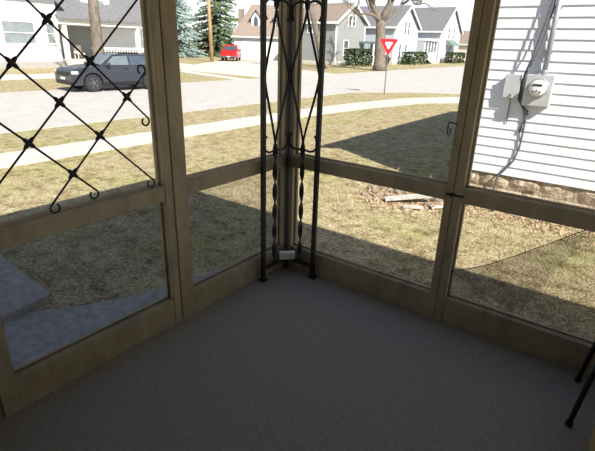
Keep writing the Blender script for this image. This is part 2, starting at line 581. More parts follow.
sq_tube(PA(0, 0), 0.0, 2.5, 0.0125, 'post')
sq_tube(PA(WD, 0), 0.0, 2.5, 0.0135, 'post')
sq_tube(PB(WD, 0), 0.0, 2.5, 0.0135, 'post')
for p in (PA(WD, 0), PB(WD, 0)):
    B(p.x - .026, p.x + .026, p.y - .024, p.y + .026, 0, .008).build('foot_plate', M_iron2, colm, .002)
ZC = 1.322
for P in (PA, PB):
    mid = WD * 0.545 if P is PA else WD * 0.5
    MB().tube([P(0.012, .084), P(WD - .012, .084)], .0085, square=True).build('bottom_bar', M_iron2, colm)
    # twisted rods below and above
    for z0, z1 in ((0.085, 0.905), (1.70, 2.5)):
        npts = 90
        q = [P(mid, z0 + (z1 - z0) * k / npts) for k in range(npts + 1)]
        tw = []
        for k in range(npts + 1):
            tw.append(q[k])
        tb = MB()
        vs = []
        for k, p in enumerate(tw):
            a = math.pi * (p.z - .02) / 0.138
            u_ = Vector((math.cos(a), math.sin(a), 0))
            w_ = Vector((-math.sin(a), math.cos(a), 0))
            for (g_, h_) in ((1, 1), (-1, 1), (-1, -1), (1, -1)):
                vs.append(p + u_ * (.0152 * g_) + w_ * (.004 * h_))
        tb.add(vs, [(i * 4 + j, i * 4 + (j + 1) % 4, i * 4 + 4 + (j + 1) % 4, i * 4 + 4 + j) for i in range(npts) for j in range(4)] + [(3, 2, 1, 0), tuple(npts * 4 + j for j in range(4))])
        tb.build('twisted_rod', M_iron2, colm)
    # diamond of four bars, gently bowed
    for zt in (0.925, 1.682):
        for se in (0.010, WD - .010):
            pts = []
            for k in range(13):
                t = k / 12
                e = t * t * (3 - 2 * t) * 0.25 + t * 0.75
                pts.append(P(mid + (se - mid) * e, zt + (ZC - zt) * t))
            MB().tube(pts, .0074, 8).build('diagonal_bar', M_iron2, colm, smooth=True)
    # anchor scrolls, upright at the bottom and turned over at the top
    for zt, sg in ((0.905, 1), (1.702, -1)):
        for dr in (-1, 1):
            half = (mid - .012) if dr < 0 else (WD - .012 - mid)
            r = half / 2
            pts = [P(mid, zt + sg * 0.02)]
            for k in range(15):
                a = math.pi * k / 14
                pts.append(P(mid + dr * (r - r * math.cos(a)), zt - sg * 0.036 * math.sin(a) + sg * .01 * k / 14))
            e = mid + dr * 2 * r
            pts += [P(e, zt + sg * .03), P(e - dr * .003, zt + sg * .05), P(e - dr * .010, zt + sg * .066), P(e - dr * .018, zt + sg * .072)]
            MB().tube(pts, .0072, 8).build('scroll', M_iron2, colm, smooth=True)
    MB().lathe([(.004, -.02), (.011, -.014), (.012, 0), (.011, .014), (.004, .02)], P(mid, .905), 'z', 10).build('collar', M_iron2, colm, smooth=True)
    MB().lathe([(.004, -.02), (.011, -.014), (.012, 0), (.011, .014), (.004, .02)], P(mid, 1.702), 'z', 10).build('collar', M_iron2, colm, smooth=True)

# pale wooden block lying over the bottom bars
blk = B(-.055, .055, -.021, .021, 0, .052)
o = blk.build('wood_block', M_white, None, .004)
o.location = (CX + .029, CY - .029, .0927)
o.rotation_euler = (0, 0, math.radians(45))
tag(o, 'small white wooden block on the bottom bars of the iron column', 'block')

# ------------------------------------------------------------------ chair and crate at the right edge
ch = empty('metal_chair', (2.12, -0.245, 0), 'black metal chair at right edge, mostly out of frame', 'chair')
for (x, y) in ((1.905, -.424), (1.895, -.075), (2.33, -.424), (2.33, -.075)):
    lx = 1.945 if x < 2 else 2.31
    m_ = MB().tube([(x, y, .012), (lx, y, .45)], .011, 10).build('leg', M_black, ch, smooth=True)
    MB().lathe([(.015, 0), (.015, .02), (.011, .024)], (x, y, 0), 'z', 10).build('foot_cap', M_black, m_)
B(1.93, 2.34, -.45, -.05, .45, .48).build('seat', M_black, ch, .012)
for y in (-.424, -.075):
    MB().tube([(2.32, y, .46), (2.40, y, .9)], .011, 10).build('back_post', M_black, ch, smooth=True)
MB().prism([(2.36, .62), (2.378, .62), (2.418, .88), (2.40, .88)], -.43, -.07, 'y').build('backrest', M_black, ch, .004)
cr = empty('wooden_crate', (2.2, -.62, 0), 'tan wooden crate on the floor at the right edge', 'crate')
for k in range(3):
    z = .01 + k * .085
    B(2.00, 2.40, -.80, -.788, z, z + .07).build('slat', M_crate, cr, .002)
    B(2.00, 2.40, -.492, -.48, z, z + .07).build('slat', M_crate, cr, .002)
    B(1.988, 2.00, -.80, -.48, z, z + .07).build('slat', M_crate, cr, .002)
    B(2.40, 2.412, -.80, -.48, z, z + .07).build('slat', M_crate, cr, .002)
for x in (2.0, 2.38):
    for y in (-.788, -.512):
        B(x, x + .02, y, y + .02, 0, .26).build('corner_post', M_crate, cr)
B(2.0, 2.4, -.788, -.492, .01, .02).build('bottom_board', M_crate, cr)

# ------------------------------------------------------------------ ground outside
def flat(poly, z0, z1):
    return MB().prism(poly, z0, z1, 'z')


lawn = MB().add([(-400, -200, G), (300, -200, G), (300, 500, G), (-400, 500, G)], [(0, 1, 2, 3)])
struct('ground', lawn, M_grass, 'dry straw coloured lawn around the porch and street', 'lawn')
RW0, RW1 = -17.8, -9.4
road = [(RW1, -80), (RW1, 17.0), (-7.7, 19.3), (-5.0, 21.2), (0, 22.3), (60, 22.6), (60, 52), (-6, 54), (-14, 62), (-16.5, 75), (-16.5, 200), (RW1 - 15.2, 200), (-20.0, 90), (-19.0, 60), (-18.4, 40), (RW0, 26), (RW0, -80)]
struct('road', flat(road, G - .05, G + .012), M_road, 'pale sunlit street crossing beyond the lawn', 'road')
struct('sidewalk', flat([(-7.32, -40), (-6.32, -40), (-6.3, 9.5), (-5.9, 12.5), (-5.3, 15.4), (-3.6, 17.6), (0, 19.0), (40, 19.2), (40, 20.3), (-1, 20.2), (-4.9, 19.4), (-6.5, 16.5), (-7.1, 13), (-7.32, 10)], G - .05, G + .025), M_conc,
       'pale concrete sidewalk between lawn and grass verge', 'sidewalk')
struct('far_sidewalk', flat([(-27, -30), (-24, -30), (-23.6, 16), (-23.6, 17.4), (-27, 17.4)], G - .05, G + .02), M_conc, 'pale walk in front of the white house across the street', 'sidewalk')
struct('driveway', flat([(RW0 + .2, 20.6), (RW0 + .2, 28.5), (-24, 31.5), (-37, 48.5), (-39, 48.5), (-39, 36), (-33, 28), (-46, 31), (-46, 27), (-26, 21.2)], G - .05, G + .02), M_conc, 'pale driveway leading to the white garage', 'driveway')
struct('front_walk', flat([(RW0 + .2, 17.6), (RW0 + .2, 18.6), (-26, 21.0), (-26.6, 20.0)], G - .05, G + .03), M_conc, 'narrow concrete strip running from the street toward the driveway', 'walkway')

# concrete slabs outside the lattice panel
sp = MB().prism([(-.07, -3.0), (-.07, .62), (-.45, .80), (-.86, .66), (-1.02, .3), (-1.12, -.25), (-1.38, -.86), (-1.6, -1.15), (-1.62, -3.0)], G - .05, G + .02, 'z').build('porch_slab', M_slab, None, .006)
tag(sp, 'flat grey concrete slab along the porch below the screens', 'slab')
s1 = MB().prism([(-1.58, -1.36), (-1.66, -.95), (-4.6, -.84), (-4.6, -1.9), (-1.62, -1.95)], G - .02, -.425, 'z').build('walk_slab', M_slab, None, .008)
tag(s1, 'raised grey walkway slab with shadowed edge at far left', 'slab')

# ------------------------------------------------------------------ neighbour's house
NX, NY = -0.07, 4.3
nh = empty('neighbor_house', (3.5, 8, G), 'white lap-sided house on stone foundation at the right', 'house')
lap = MB()
e = 0.125
z = -0.1
while z < 2.35:
    lap.add([(NX + .05, NY - .016, z), (7.5, NY - .016, z), (7.5, NY - .001, z + e), (NX + .05, NY - .001, z + e),
             (NX + .05, NY + .01, z), (7.5, NY + .01, z)], [(0, 1, 2, 3), (0, 4, 5, 1)])
    z += e
o = lap.build('lap_siding', M_siding, nh)
B(NX + .02, 7.5, NY + .002, 12, -0.1, 2.47).build('wall', M_siding, nh)
B(NX, NX + .07, NY - .022, NY + .06, -0.1, 2.42).build('corner_board', M_siding, nh, .004)
rf = MB().prism([(NX - .32, 2.42), (NX - .32, 2.5), (3.7, 4.75), (7.9, 2.5), (7.9, 2.42), (3.7, 4.6)], NY - .3, 12.3, 'y')
rf.build('roof', M_gshing, nh)
MB().prism([(NX + .02, 2.45), (7.5, 2.45), (3.7, 4.55)], NY + .01, NY + .1, 'y').build('gable_wall', M_siding, nh)
fb = MB()
rr = random.Random(3)
for row, (z0, z1) in enumerate(((G - .05, -.31), (-.305, -.105))):
    x = NX + .02 - (0.2 if row else 0)
    while x < 7.4:
        x0, x1 = max(x, NX + .02), x + .395
        if x1 - x0 > .05:
            # rock-faced block: a bulged grid front
            nx, nz = 7, 5
            vs = []
            d0 = rr.uniform(.015, .035)
            for j in range(nz):
                for i in range(nx):
                    a, b = i / (nx - 1), j / (nz - 1)
                    bulge = (math.sin(math.pi * a) ** .5 if 0 < a < 1 else 0) * (math.sin(math.pi * b) ** .5 if 0 < b < 1 else 0)
                    vs.append((x0 + (x1 - x0) * a, NY + .03 - bulge * (d0 + rr.uniform(-.012, .022)), z0 + (z1 - z0) * b))
            fs = [(j * nx + i, j * nx + i + 1, (j + 1) * nx + i + 1, (j + 1) * nx + i) for j in range(nz - 1) for i in range(nx - 1)]
            fb.add(vs, fs)
        x += .4
fb.box(NX + .03, 7.4, NY + .035, 11.9, G - .05, -.1)
o = fb.build('foundation', M_block, nh)
o['label'] = 'rough tan stone block foundation'

mt = empty('electric_meter', (.67, NY - .05, .85), 'grey electric meter box with round glass dial on white siding', 'meter')
B(.53, .845, NY - .115, NY - .012, .86, 1.24).build('socket_box', M_box, mt, .008)
MB().lathe([(.115, -.114), (.115, -.135), (.108, -.14), (.1, -.14)], (.695, NY, 1.085), 'y', 28).build('ring', M_pipe, mt)
dm = MB().lathe([(.098, -.118), (.098, -.19), (.092, -.21), (.075, -.224), (.03, -.23)], (.695, NY, 1.085), 'y', 28).build('dial_cover', M_dial, mt, smooth=True)
B(.64, .75, NY - .236, NY - .222, 1.115, 1.135).build('register', M_black, dm)
for dx in (-.04, 0, .04):
    MB().lathe([(.012, -.234), (.012, -.224)], (.695 + dx, NY, 1.055 + abs(dx) * -.3), 'y', 10).build('dial', M_cable, dm)
cp = empty('conduit', (.70, NY - .07, 1.24), 'grey service conduit rising above the electric meter', 'pipe')
MB().tube([(.715, NY - .075, 1.235), (.712, NY - .075, 2.36)], .031, 14).build('pipe', M_pipe, cp, smooth=True)
for zz in (1.5, 2.0):
    B(.668, .758, NY - .05, NY - .012, zz, zz + .025).build('strap', M_pipe, cp)
MB().lathe([(.04, 0), (.04, .05), (.033, .06)], (.715, NY - .075, 1.235), 'z', 14).build('hub', M_pipe, cp)
cb = empty('utility_box', (.33, NY - .05, .95), 'small pale grey utility box left of the electric meter', 'box')
B(.285, .465, NY - .085, NY - .012, .93, 1.215).build('case', M_box, cb, .006)
B(.278, .472, NY - .10, NY - .084, .935, 1.227).build('cover', M_box, cb, .006)
MB().lathe([(.012, -.112), (.012, -.098)], (.375, NY, .97), 'y', 10).build('screw', M_cable, cb)
cable = MB()
cable.tube([(.655, NY - .06, 2.4), (.645, NY - .09, 2.05), (.60, NY - .12, 1.7), (.55, NY - .125, 1.42), (.505, NY - .115, 1.25), (.475, NY - .07, 1.1), (.475, NY - .05, .92), (.56, NY - .04, .80), (.59, NY - .03, .66), (.555, NY - .03, .5)], .011, 8)
o = cable.build('cable', M_cable, None, smooth=True)
tag(o, 'dark grey cable looping down the left side of the electric meter', 'cable')
cable = MB().tube([(.672, NY - .05, 2.4), (.665, NY - .06, 2.0), (.63, NY - .10, 1.65), (.575, NY - .14, 1.40), (.525, NY - .13, 1.24), (.50, NY - .09, 1.05), (.51, NY - .05, .88), (.60, NY - .035, .78)], .008, 8)
tag(cable.build('cable', M_cable, None, smooth=True), 'thin second cable running beside the conduit down to the meter', 'cable')
cable = MB().tube([(.60, NY - .03, .80), (.607, NY - .035, .6), (.60, NY - .035, .3), (.56, NY - .04, .12), (.46, NY - .045, -.04), (.40, NY - .05, -.12), (.39, NY - .06, -.3), (.39, NY - .09, G)], .012, 8)
tag(cable.build('ground_cable', M_cable, None, smooth=True), 'grey ground cable bending from below the meter to the foundation', 'cable')
cable = MB().tube([(.375, NY - .05, .932), (.377, NY - .03, .85), (.37, NY - .025, .70), (.375, NY - .02, .60)], .006, 8)
tag(cable.build('thin_wire', M_cable, None, smooth=True), 'thin wire hanging below the small utility box', 'wire')

# ------------------------------------------------------------------ rubble, sticks and leaves by the foundation
def plank(a, b, w, th, label, roll=0.0, name='board'):
    a, b = Vector(a), Vector(b)
    d = b - a
    L = d.length
    M = Matrix.Translation(a) @ d.to_track_quat('X', 'Z').to_matrix().to_4x4() @ Matrix.Rotation(roll, 4, 'X')
    o = MB().box(0, L, -w / 2, w / 2, 0, th, M).build(name, M_plank, None, .003)
    return tag(o, label, 'board')


plank((-.76, 3.2, -.46), (-.2, 3.56, -.37), .12, .022, 'long white weathered board on the rubble beside the foundation', .12)
plank((-.46, 3.16, -.485), (-.22, 3.22, -.47), .09, .02, 'short white board lying below the long board', .1)
plank((-.16, 3.36, -.48), (.04, 3.5, -.46), .10, .02, 'dark end of a board half behind the right post', 0)
srng = random.Random(5)
for k in range(24):
    x = srng.uniform(-1.25, -.1)
    y = 3.25 + srng.uniform(0, .75) + (0.12 if x > -.9 else 0)
    r = srng.uniform(.035, .085)
    vs, fs = [], []
    bm = bmesh.new()
    bmesh.ops.create_icosphere(bm, subdivisions=2, radius=r)
    for v in bm.verts:
        v.co *= srng.uniform(.8, 1.12)
        v.co.z *= .6
    vs = [tuple(v.co) for v in bm.verts]
    fs = [tuple(v.index for v in f.verts) for f in bm.faces]
    bm.free()
    o = MB().add(vs, fs).build('stone', M_stone, None)
    o.location = (x, y, G + r * .35)
    o.rotation_euler = (0, 0, srng.uniform(0, 6))
    tag(o, 'grey brown rubble stone in the heap behind the white boards', 'stone', 'rubble stones by the foundation')
for k, (x, y, dx, dy, h) in enumerate(((-1.2, 4.1, -.10, .02, .28), (-1.15, 4.15, .10, .03, .26), (-1.0, 4.1, -.03, .05, .22), (-.75, 4.0, .12, -.02, .2), (-.62, 4.05, -.10, .0, .24), (-.45, 3.9, .02, .05, .3), (-.15, 3.5, .06, -.25, .1))):
    pts = [(x, y, G), (x + dx * .5, y + dy * .5, G + h * .55), (x + dx * 1.15, y + dy, G + h)]
    o = MB().tube(pts, [.009, .007, .004], 6).build('stick', M_stick, None, smooth=True)
    tag(o, 'bare stick poking up from the rubble heap', 'stick', 'sticks in the rubble heap')


def scatter(name, m, pts, label, cat, lo, hi, wid, lean):
    n = len(pts)
    ang = RNG.uniform(0, 2 * np.pi, n)
    h = RNG.uniform(lo, hi, n)
    ln = RNG.uniform(0.1, lean, n)
    az = RNG.uniform(0, 2 * np.pi, n)
    c = np.stack([np.cos(ang), np.sin(ang), np.zeros(n)], 1) * (wid / 2)
    base = np.column_stack([pts, np.full(n, G - .002)])
    tip = base + np.column_stack([np.cos(az) * ln * h, np.sin(az) * ln * h, h])
    v = np.empty((3 * n, 3))
    v[0::3] = base - c
    v[1::3] = base + c
    v[2::3] = tip
    me = bpy.data.meshes.new(name)
    me.vertices.add(3 * n)
    me.vertices.foreach_set('co', v.ravel())
    me.loops.add(3 * n)
    me.loops.foreach_set('vertex_index', np.arange(3 * n, dtype=np.int32))
    me.polygons.add(n)
    me.polygons.foreach_set('loop_start', np.arange(0, 3 * n, 3, dtype=np.int32))
    me.update()
    me.materials.append(m)
    o = bpy.data.objects.new(name, me)
    COL.objects.link(o)
    return tag(o, label, cat, None, 'stuff')


def area(n, x0, x1, y0, y1):
    return np.column_stack([RNG.uniform(x0, x1, n), RNG.uniform(y0, y1, n)])


p1 = area(26000, -.05, 2.6, .08, 4.2)
p2 = area(42000, -6.25, -.1, -1.2, 6.5)
keep = ~((p2[:, 0] > -1.65) & (p2[:, 1] < 0.75) & (p2[:, 0] > -1.1 - .35 * np.clip(-p2[:, 1], 0, 2)))
keep &= ~((p2[:, 1] < -.85) & (p2[:, 0] < -1.5))
p3 = area(14000, -6.25, -.2, 6.5, 14)
scatter('lawn_grass', M_blade, np.vstack([p1, p2[keep], p3]), 'short dry grass blades of the near lawn', 'grass', .012, .045, .007, 1.8)
lp = np.column_stack([RNG.uniform(-.9, 2.4, 2600), 4.2 - np.abs(RNG.normal(0, .36, 2600))])
lp2 = np.column_stack([RNG.normal(-.62, .36, 1500), RNG.normal(3.5, .25, 1500)])
scatter('leaf_litter', M_leaf, np.vstack([lp, lp2])[:], 'brown dry leaves gathered along the stone foundation', 'leaves', .012, .035, .05, 2.5)

# ------------------------------------------------------------------ sign, pole
ys = empty('yield_sign', (-7.86, 17.13, G), 'red and white triangular yield sign on thin post by sidewalk', 'sign')
B(-.022, .022, -.012, .012, 0, 1.78).build('post', M_steel, ys, world=False)
ys.rotation_euler = (0, 0, YAW - .08)


def tri(s, cy, r):
    """rounded triangle pointing down in x,z"""
    pts = []
    for k, a in enumerate((90 + 60, 270, 30)):
        cx, cz = s * math.cos(math.radians(a)), cy + s * math.sin(math.radians(a))
        for j in range(5):
            b = math.radians(a - 60 + 30 * j)
            pts.append((cx + r * math.cos(b), cz + r * math.sin(b)))
    return pts


ZSG = 2.12
pl = MB().prism(tri(.37, ZSG, .05), -.020, -.0125, 'y').build('sign_plate', M_signred, ys, world=False)
MB().prism(tri(.155, ZSG, .03), -.0235, -.0200, 'y').build('white_field', M_signwhite, pl, world=False)
tx = bpy.data.curves.new('lettering', 'FONT')
tx.body = 'YIELD'
tx.size = .095
tx.align_x = 'CENTER'
tx.align_y = 'CENTER'
tx.extrude = .001
tx.offset = .003
tmp = bpy.data.objects.new('lettering_curve', tx)
COL.objects.link(tmp)
to = bpy.data.objects.new('lettering', bpy.data.meshes.new_from_object(tmp.evaluated_get(bpy.context.evaluated_depsgraph_get())))
bpy.data.objects.remove(tmp)
COL.objects.link(to)
to.parent = pl
to.location = (0, -.0255, ZSG + .045)
to.rotation_euler = (math.pi / 2, 0, 0)
to.data.materials.clear()
to.data.materials.append(M_signred)

up = empty('utility_pole', (-37.6, 34.5, G), 'tan wooden utility pole in front of the evergreens', 'pole')
MB().tube([(-37.6, 34.5, G), (-37.75, 34.35, 10.5)], [.21, .16], 12).build('pole_shaft', M_pole, up, smooth=True)
B(-38.9, -36.5, 34.28, 34.42, 9.6, 9.75).build('cross_arm', M_pole, up)
for k in range(4):
    MB().lathe([(.04, 0), (.06, .06), (.03, .14)], (-38.7 + k * .66, 34.35, 9.75), 'z', 8).build('insulator', M_white, up)


# ------------------------------------------------------------------ vehicles (local: +x is forward, z up from the ground)
def arc(cx, cz, r, a0, a1, n=9):
    return [(cx + r * math.cos(math.radians(a0 + (a1 - a0) * k / (n - 1))), cz + r * math.sin(math.radians(a0 + (a1 - a0) * k / (n - 1)))) for k in range(n)]


def wheels(root, xs, W, r):
    for x in xs:
        for s in (-1, 1):
            y = s * (W / 2 - .11)
            t = MB().lathe([(r * .62, -.11), (r * .94, -.11), (r, -.07), (r, .07), (r * .94, .11), (r * .62, .11)], (x, y, r), 'y', 26).build('tyre', M_tyre, root, world=False, smooth=False)
            rm = MB().lathe([(.02, s * .115), (.07, s * .118), (.075, s * .10), (r * .5, s * .095), (r * .56, s * .112), (r * .62, s * .105)], (x, y, r), 'y', 26).build('rim', M_rim, t, world=False)
            sk = MB()
            for k in range(5):
                a = 2 * math.pi * k / 5
                M = Matrix.Translation((x, y + s * .112, r)) @ Matrix.Rotation(a, 4, 'Y')
                sk.box(.03, r * .56, -.008, .008, -.022, .022, M)
            sk.build('spokes', M_rim, t, world=False)


def side_glass(root, W, zb, zt, inset, poly, m, name='side_window'):
    for s in (-1, 1):
        vs = []
        for off in (.004, -.012):
            for (x, z) in poly:
                k = (z - zb) / (zt - zb)
                vs.append((x, s * (W / 2 - inset * k + off), z))
        n = len(poly)
        fs = [tuple(range(n)), tuple(range(2 * n - 1, n - 1, -1))] + [(i, (i + 1) % n, n + (i + 1) % n, n + i) for i in range(n)]
        MB().add(vs, fs).build(name, m, root, world=False)


# dark grey SUV: length 4.55
W = 1.86
suv = empty('suv', (-16.75, 9.35, G + .012), 'dark grey sport utility vehicle parked along the far side of the street', 'car', rz=math.radians(-97))
suv.scale = (.93, .93, .93)
L0, L1 = -2.28, 2.28
R = .365
fx, rx = 1.38, -1.30
body = [(L0 + .02, .42), (L0, .62), (L0 + .03, .95), (L0 + .10, 1.08), (.85, 1.08), (1.35, 1.05), (2.0, .97), (2.2, .88), (L1, .70), (L1, .42), (2.18, .28)]
body += arc(fx, R, .43, -12, 192)[0:] + [(fx - .45, .26), (rx + .45, .26)] + arc(rx, R, .43, -12, 192) + [(L0 + .1, .30)]
MB().prism(body, -W / 2, W / 2, 'y', None, lambda a, b: 1.0 - .03 * max(0, (abs(a) - 1.7)) - .06 * max(0, b - .8)).build('body', M_suv, suv, .035, world=False, segs=3)
zb, zt, inset = 1.06, 1.54, .18
W2 = W * .985
cab = [(1.02, zb), (.36, 1.51), (.12, zt), (-1.75, 1.52), (-2.0, 1.46), (-2.2, zb)]
MB().prism(cab, -W2 / 2, W2 / 2, 'y', None, lambda a, b: 1 - inset * 2 / W2 * (b - zb) / (zt - zb)).build('cabin', M_suv, suv, .03, world=False, segs=3)
side_glass(suv, W2, zb, zt, inset, [(.80, 1.10), (.34, 1.45), (-.30, 1.48), (-.30, 1.10)], M_cglass)
side_glass(suv, W2, zb, zt, inset, [(-.38, 1.10), (-.38, 1.48), (-1.20, 1.47), (-1.28, 1.10)], M_glass)
side_glass(suv, W2, zb, zt, inset, [(-1.36, 1.12), (-1.28, 1.47), (-1.70, 1.45), (-1.95, 1.20)], M_glass, 'quarter_window')
ws = MB().add([(.985, -.80, 1.11), (.985, .80, 1.11), (.41, .68, 1.495), (.41, -.68, 1.495), (.94, -.80, 1.09), (.94, .80, 1.09), (.37, .68, 1.47), (.37, -.68, 1.47)],
              [(0, 1, 2, 3), (4, 7, 6, 5), (0, 4, 5, 1), (1, 5, 6, 2), (2, 6, 7, 3), (3, 7, 4, 0)])
for i in range(4):
    x, y, z = ws.v[i]
    ws.v[i] = (x + .03, y, z + .03)
ws.build('windshield', M_cglass, suv, world=False)
wheels(suv, (fx, rx), W, R)
for s in (-1, 1):
    MB().box(1.98, 2.25, s * .88 - .05, s * .88 + .05, .74, .86).build('headlight', M_lamp, suv, .02, world=False)
    MB().box(L0 - .01, L0 + .12, s * .84 - .07, s * .84 + .07, .82, 1.02).build('taillight', M_tail, suv, .02, world=False)
    MB().box(.62, .80, s * 1.0 - .09, s * 1.0 + .09, 1.06, 1.20).build('mirror', M_suv, suv, .03, world=False)
    for x in (-.25, -1.12):
        MB().box(x, x + .2, s * .945 - .02, s * .945 + .02, .96, .99).build('door_handle', M_suv, suv, world=False)
    MB().box(-.85, .92, s * .90 - .04, s * .90 + .04, .24, .40).build('sill_trim', M_black, suv, .01, world=False)
    MB().tube([(.1, s * .66, 1.545), (.0, s * .66, 1.575), (-1.6, s * .66, 1.565), (-1.7, s * .66, 1.52)], .018, 8).build('roof_rail', M_black, suv, world=False)
MB().box(2.2, 2.30, -.62, .62, .66, .82).build('front_grille', M_black, suv, .01, world=False)
MB().box(2.14, 2.31, -.80, .80, .30, .46).build('front_bumper', M_black, suv, .03, world=False)
MB().box(2.295, 2.305, -.24, .24, .50, .60).build('license_plate', M_white, suv, world=False)

# red pickup, seen from behind
pk = empty('pickup_truck', (-40.0, 39.9, G + .02), 'red pickup truck parked in front of the white garage', 'truck', rz=YAW + math.radians(92))
W = 1.9
R = .38
fx, rx = 1.85, -1.45
body = [(-2.65, .50), (-2.65, 1.08), (-.55, 1.08), (.95, 1.08), (1.3, 1.10), (2.3, 1.02), (2.6, .92), (2.65, .5), (2.5, .36)]
body += arc(fx, R, .46, -8, 188) + [(fx - .48, .36), (rx + .48, .36)] + arc(rx, R, .46, -8, 188) + [(-2.5, .42)]
MB().prism(body, -W / 2, W / 2, 'y').build('body', M_red, pk, .03, world=False)
MB().box(-2.55, -.62, -.80, .80, 1.06, 1.085).build('bed_floor', M_black, pk, world=False)
zb, zt, inset = 1.07, 1.78, .2
MB().prism([(1.2, zb), (.5, 1.75), (.3, zt), (-.45, zt), (-.58, zb)], -W / 2, W / 2, 'y', None, lambda a, b: 1 - inset * 2 / W * (b - zb) / (zt - zb)).build('cab', M_red, pk, .03, world=False)
side_glass(pk, W, zb, zt, inset, [(.95, 1.14), (.45, 1.68), (-.32, 1.70), (-.4, 1.14)], M_glass)
MB().box(-.60, -.50, -.66, .66, 1.2, 1.66).build('rear_window', M_glass, pk, world=False)
wheels(pk, (fx, rx), W, R)
MB().box(-2.68, -2.64, -.72, .72, .62, 1.04).build('tailgate', M_red, pk, .01, world=False)
MB().box(-2.76, -2.62, -.92, .92, .42, .58).build('rear_bumper', M_rim, pk, .02, world=False)
MB().box(-2.775, -2.755, -.16, .16, .45, .56).build('license_plate', M_white, pk, world=False)
for s in (-1, 1):
    MB().box(-2.68, -2.6, s * .85 - .08, s * .85 + .08, .68, 1.0).build('taillight', M_tail, pk, .01, world=False)
    MB().box(.6, .75, s * 1.03 - .1, s * 1.03 + .1, 1.1, 1.3).build('mirror', M_black, pk, .02, world=False)


# ------------------------------------------------------------------ houses across the street (street fronts face +x)
def win(root, x, y, z, w, h, face='x', glass=None, frame=None, t=.09):
    """a framed window centred at y,z on a front at x (face x) or at x,z on a side at y (face y, looking to -y)"""
    f = MB()
    if face == 'x':
        for (a0, a1, b0, b1) in ((-w / 2, -w / 2 + t, -h / 2 + t, h / 2 - t), (w / 2 - t, w / 2, -h / 2 + t, h / 2 - t), (-w / 2, w / 2, h / 2 - t, h / 2), (-w / 2 - .03, w / 2 + .03, -h / 2, -h / 2 + t), (-w / 2 + t, w / 2 - t, -.025, .025)):
            f.box(x - .02, x + .06, y + a0, y + a1, z + b0, z + b1)
        fo = f.build('window', frame or M_white, root)
        B(x - .02, x + .02, y - w / 2 + t * .5, y + w / 2 - t * .5, z - h / 2 + t * .5, z + h / 2 - t * .5).build('pane', glass or M_glass, fo)
    else:
        for (a0, a1, b0, b1) in ((-w / 2, -w / 2 + t, -h / 2 + t, h / 2 - t), (w / 2 - t, w / 2, -h / 2 + t, h / 2 - t), (-w / 2, w / 2, h / 2 - t, h / 2), (-w / 2 - .03, w / 2 + .03, -h / 2, -h / 2 + t), (-w / 2 + t, w / 2 - t, -.025, .025)):
            f.box(x + a0, x + a1, y - .06, y + .02, z + b0, z + b1)
        fo = f.build('window', frame or M_white, root)
        B(x - w / 2 + t * .5, x + w / 2 - t * .5, y - .02, y + .02, z - h / 2 + t * .5, z + h / 2 - t * .5).build('pane', glass or M_glass, fo)


def gable_house(name, label, xf, y0, y1, ze, zp, depth, mw, mr, mfront=None, mfound=None):
    yc = (y0 + y1) / 2
    root = empty(name, (xf, yc, G), label, 'house')
    MB().prism([(y0, G), (y1, G), (y1, ze), (yc, zp), (y0, ze)], xf - depth, xf, 'x').build('walls', mw, root)
    ov, th = .35, .16
    sl = (zp - ze) / (yc - y0)
    for s in (-1, 1):
        ye = yc + s * ((yc - y0) + ov)
        zz = ze - ov * sl
        MB().prism([(yc, zp + .02), (ye, zz + .02), (ye, zz + .02 + th), (yc, zp + .02 + th)], xf - depth - ov, xf + ov, 'x').build('roof_slope', mr, root)
        MB().prism([(yc, zp - .12), (ye, zz - .12), (ye, zz + .02 + th + .01), (yc, zp + .02 + th + .01)], xf + ov, xf + ov + .07, 'x').build('rake_board', M_white, root)
    # eave board on the near side and corner boards
    B(xf - depth - ov, xf + ov, y0 - ov - .05, y0 - ov, ze - ov * sl - .1, ze - ov * sl + .14).build('eave_board', M_white, root)
    B(xf - .12, xf + .03, y0 - .03, y0 + .14, G, ze).build('corner_board', M_white, root)
    B(xf - .12, xf + .03, y1 - .14, y1 + .03, G, ze).build('corner_board', M_white, root)
    if mfound:
        B(xf - depth - .02, xf + .04, y0 - .04, y1 + .04, G, G + .35).build('foundation', mfound, root)
    return root


# grey house
h1 = gable_house('grey_house', 'grey-blue gabled house left of the large street tree', -28, 44.4, 50.9, 4.1, 6.0, 6.0, M_grey, M_bshing, mfound=M_conc)
win(h1, -28, 47.2, 4.25, .75, 1.25)
win(h1, -28, 48.05, 4.25, .75, 1.25)
win(h1, -28, 46.6, 1.3, 1.15, 1.75)
win(h1, -33.2, 44.4, 1.45, 1.1, 1.8, 'y', M_pglass)
win(h1, -31.6, 44.4, 3.2, .8, .8, 'y')
pq = B(-28, -25.9, 49.6, 53.0, 1.9, 2.12).build('porch_roof', M_green, h1)
for y in (49.75, 51.3, 52.85):
    B(-26.1, -25.95, y - .09, y + .09, G, 1.9).build('porch_post', M_white, h1)
B(-26.2, -26.0, 49.7, 52.9, G, .45).build('porch_wall', M_cream, h1)
B(-28.3, -26, 49.6, 53, G, G + .3).build('porch_floor', M_conc, h1)
win(h1, -26.1, 51.9, 1.2, 1.5, 1.3, glass=M_glass)
B(-33.0, -32.2, 47.4, 48.2, 5.2, 7.0).build('chimney', M_bark, h1)

# first pale blue house
h2 = gable_house('blue_house', 'pale blue house with white street gable behind the yield sign tree', -26, 55.0, 62.0, 4.1, 6.5, 11, M_blue, M_gshing, mfound=M_conc)
for y in (57.9, 58.9):
    win(h2, -26, y, 3.9, .7, 1.7)
for y in (56.8, 58.6):
    win(h2, -26, y, 1.1, .7, 1.9)
win(h2, -29, 55, 1.2, 1.0, 1.7, 'y')
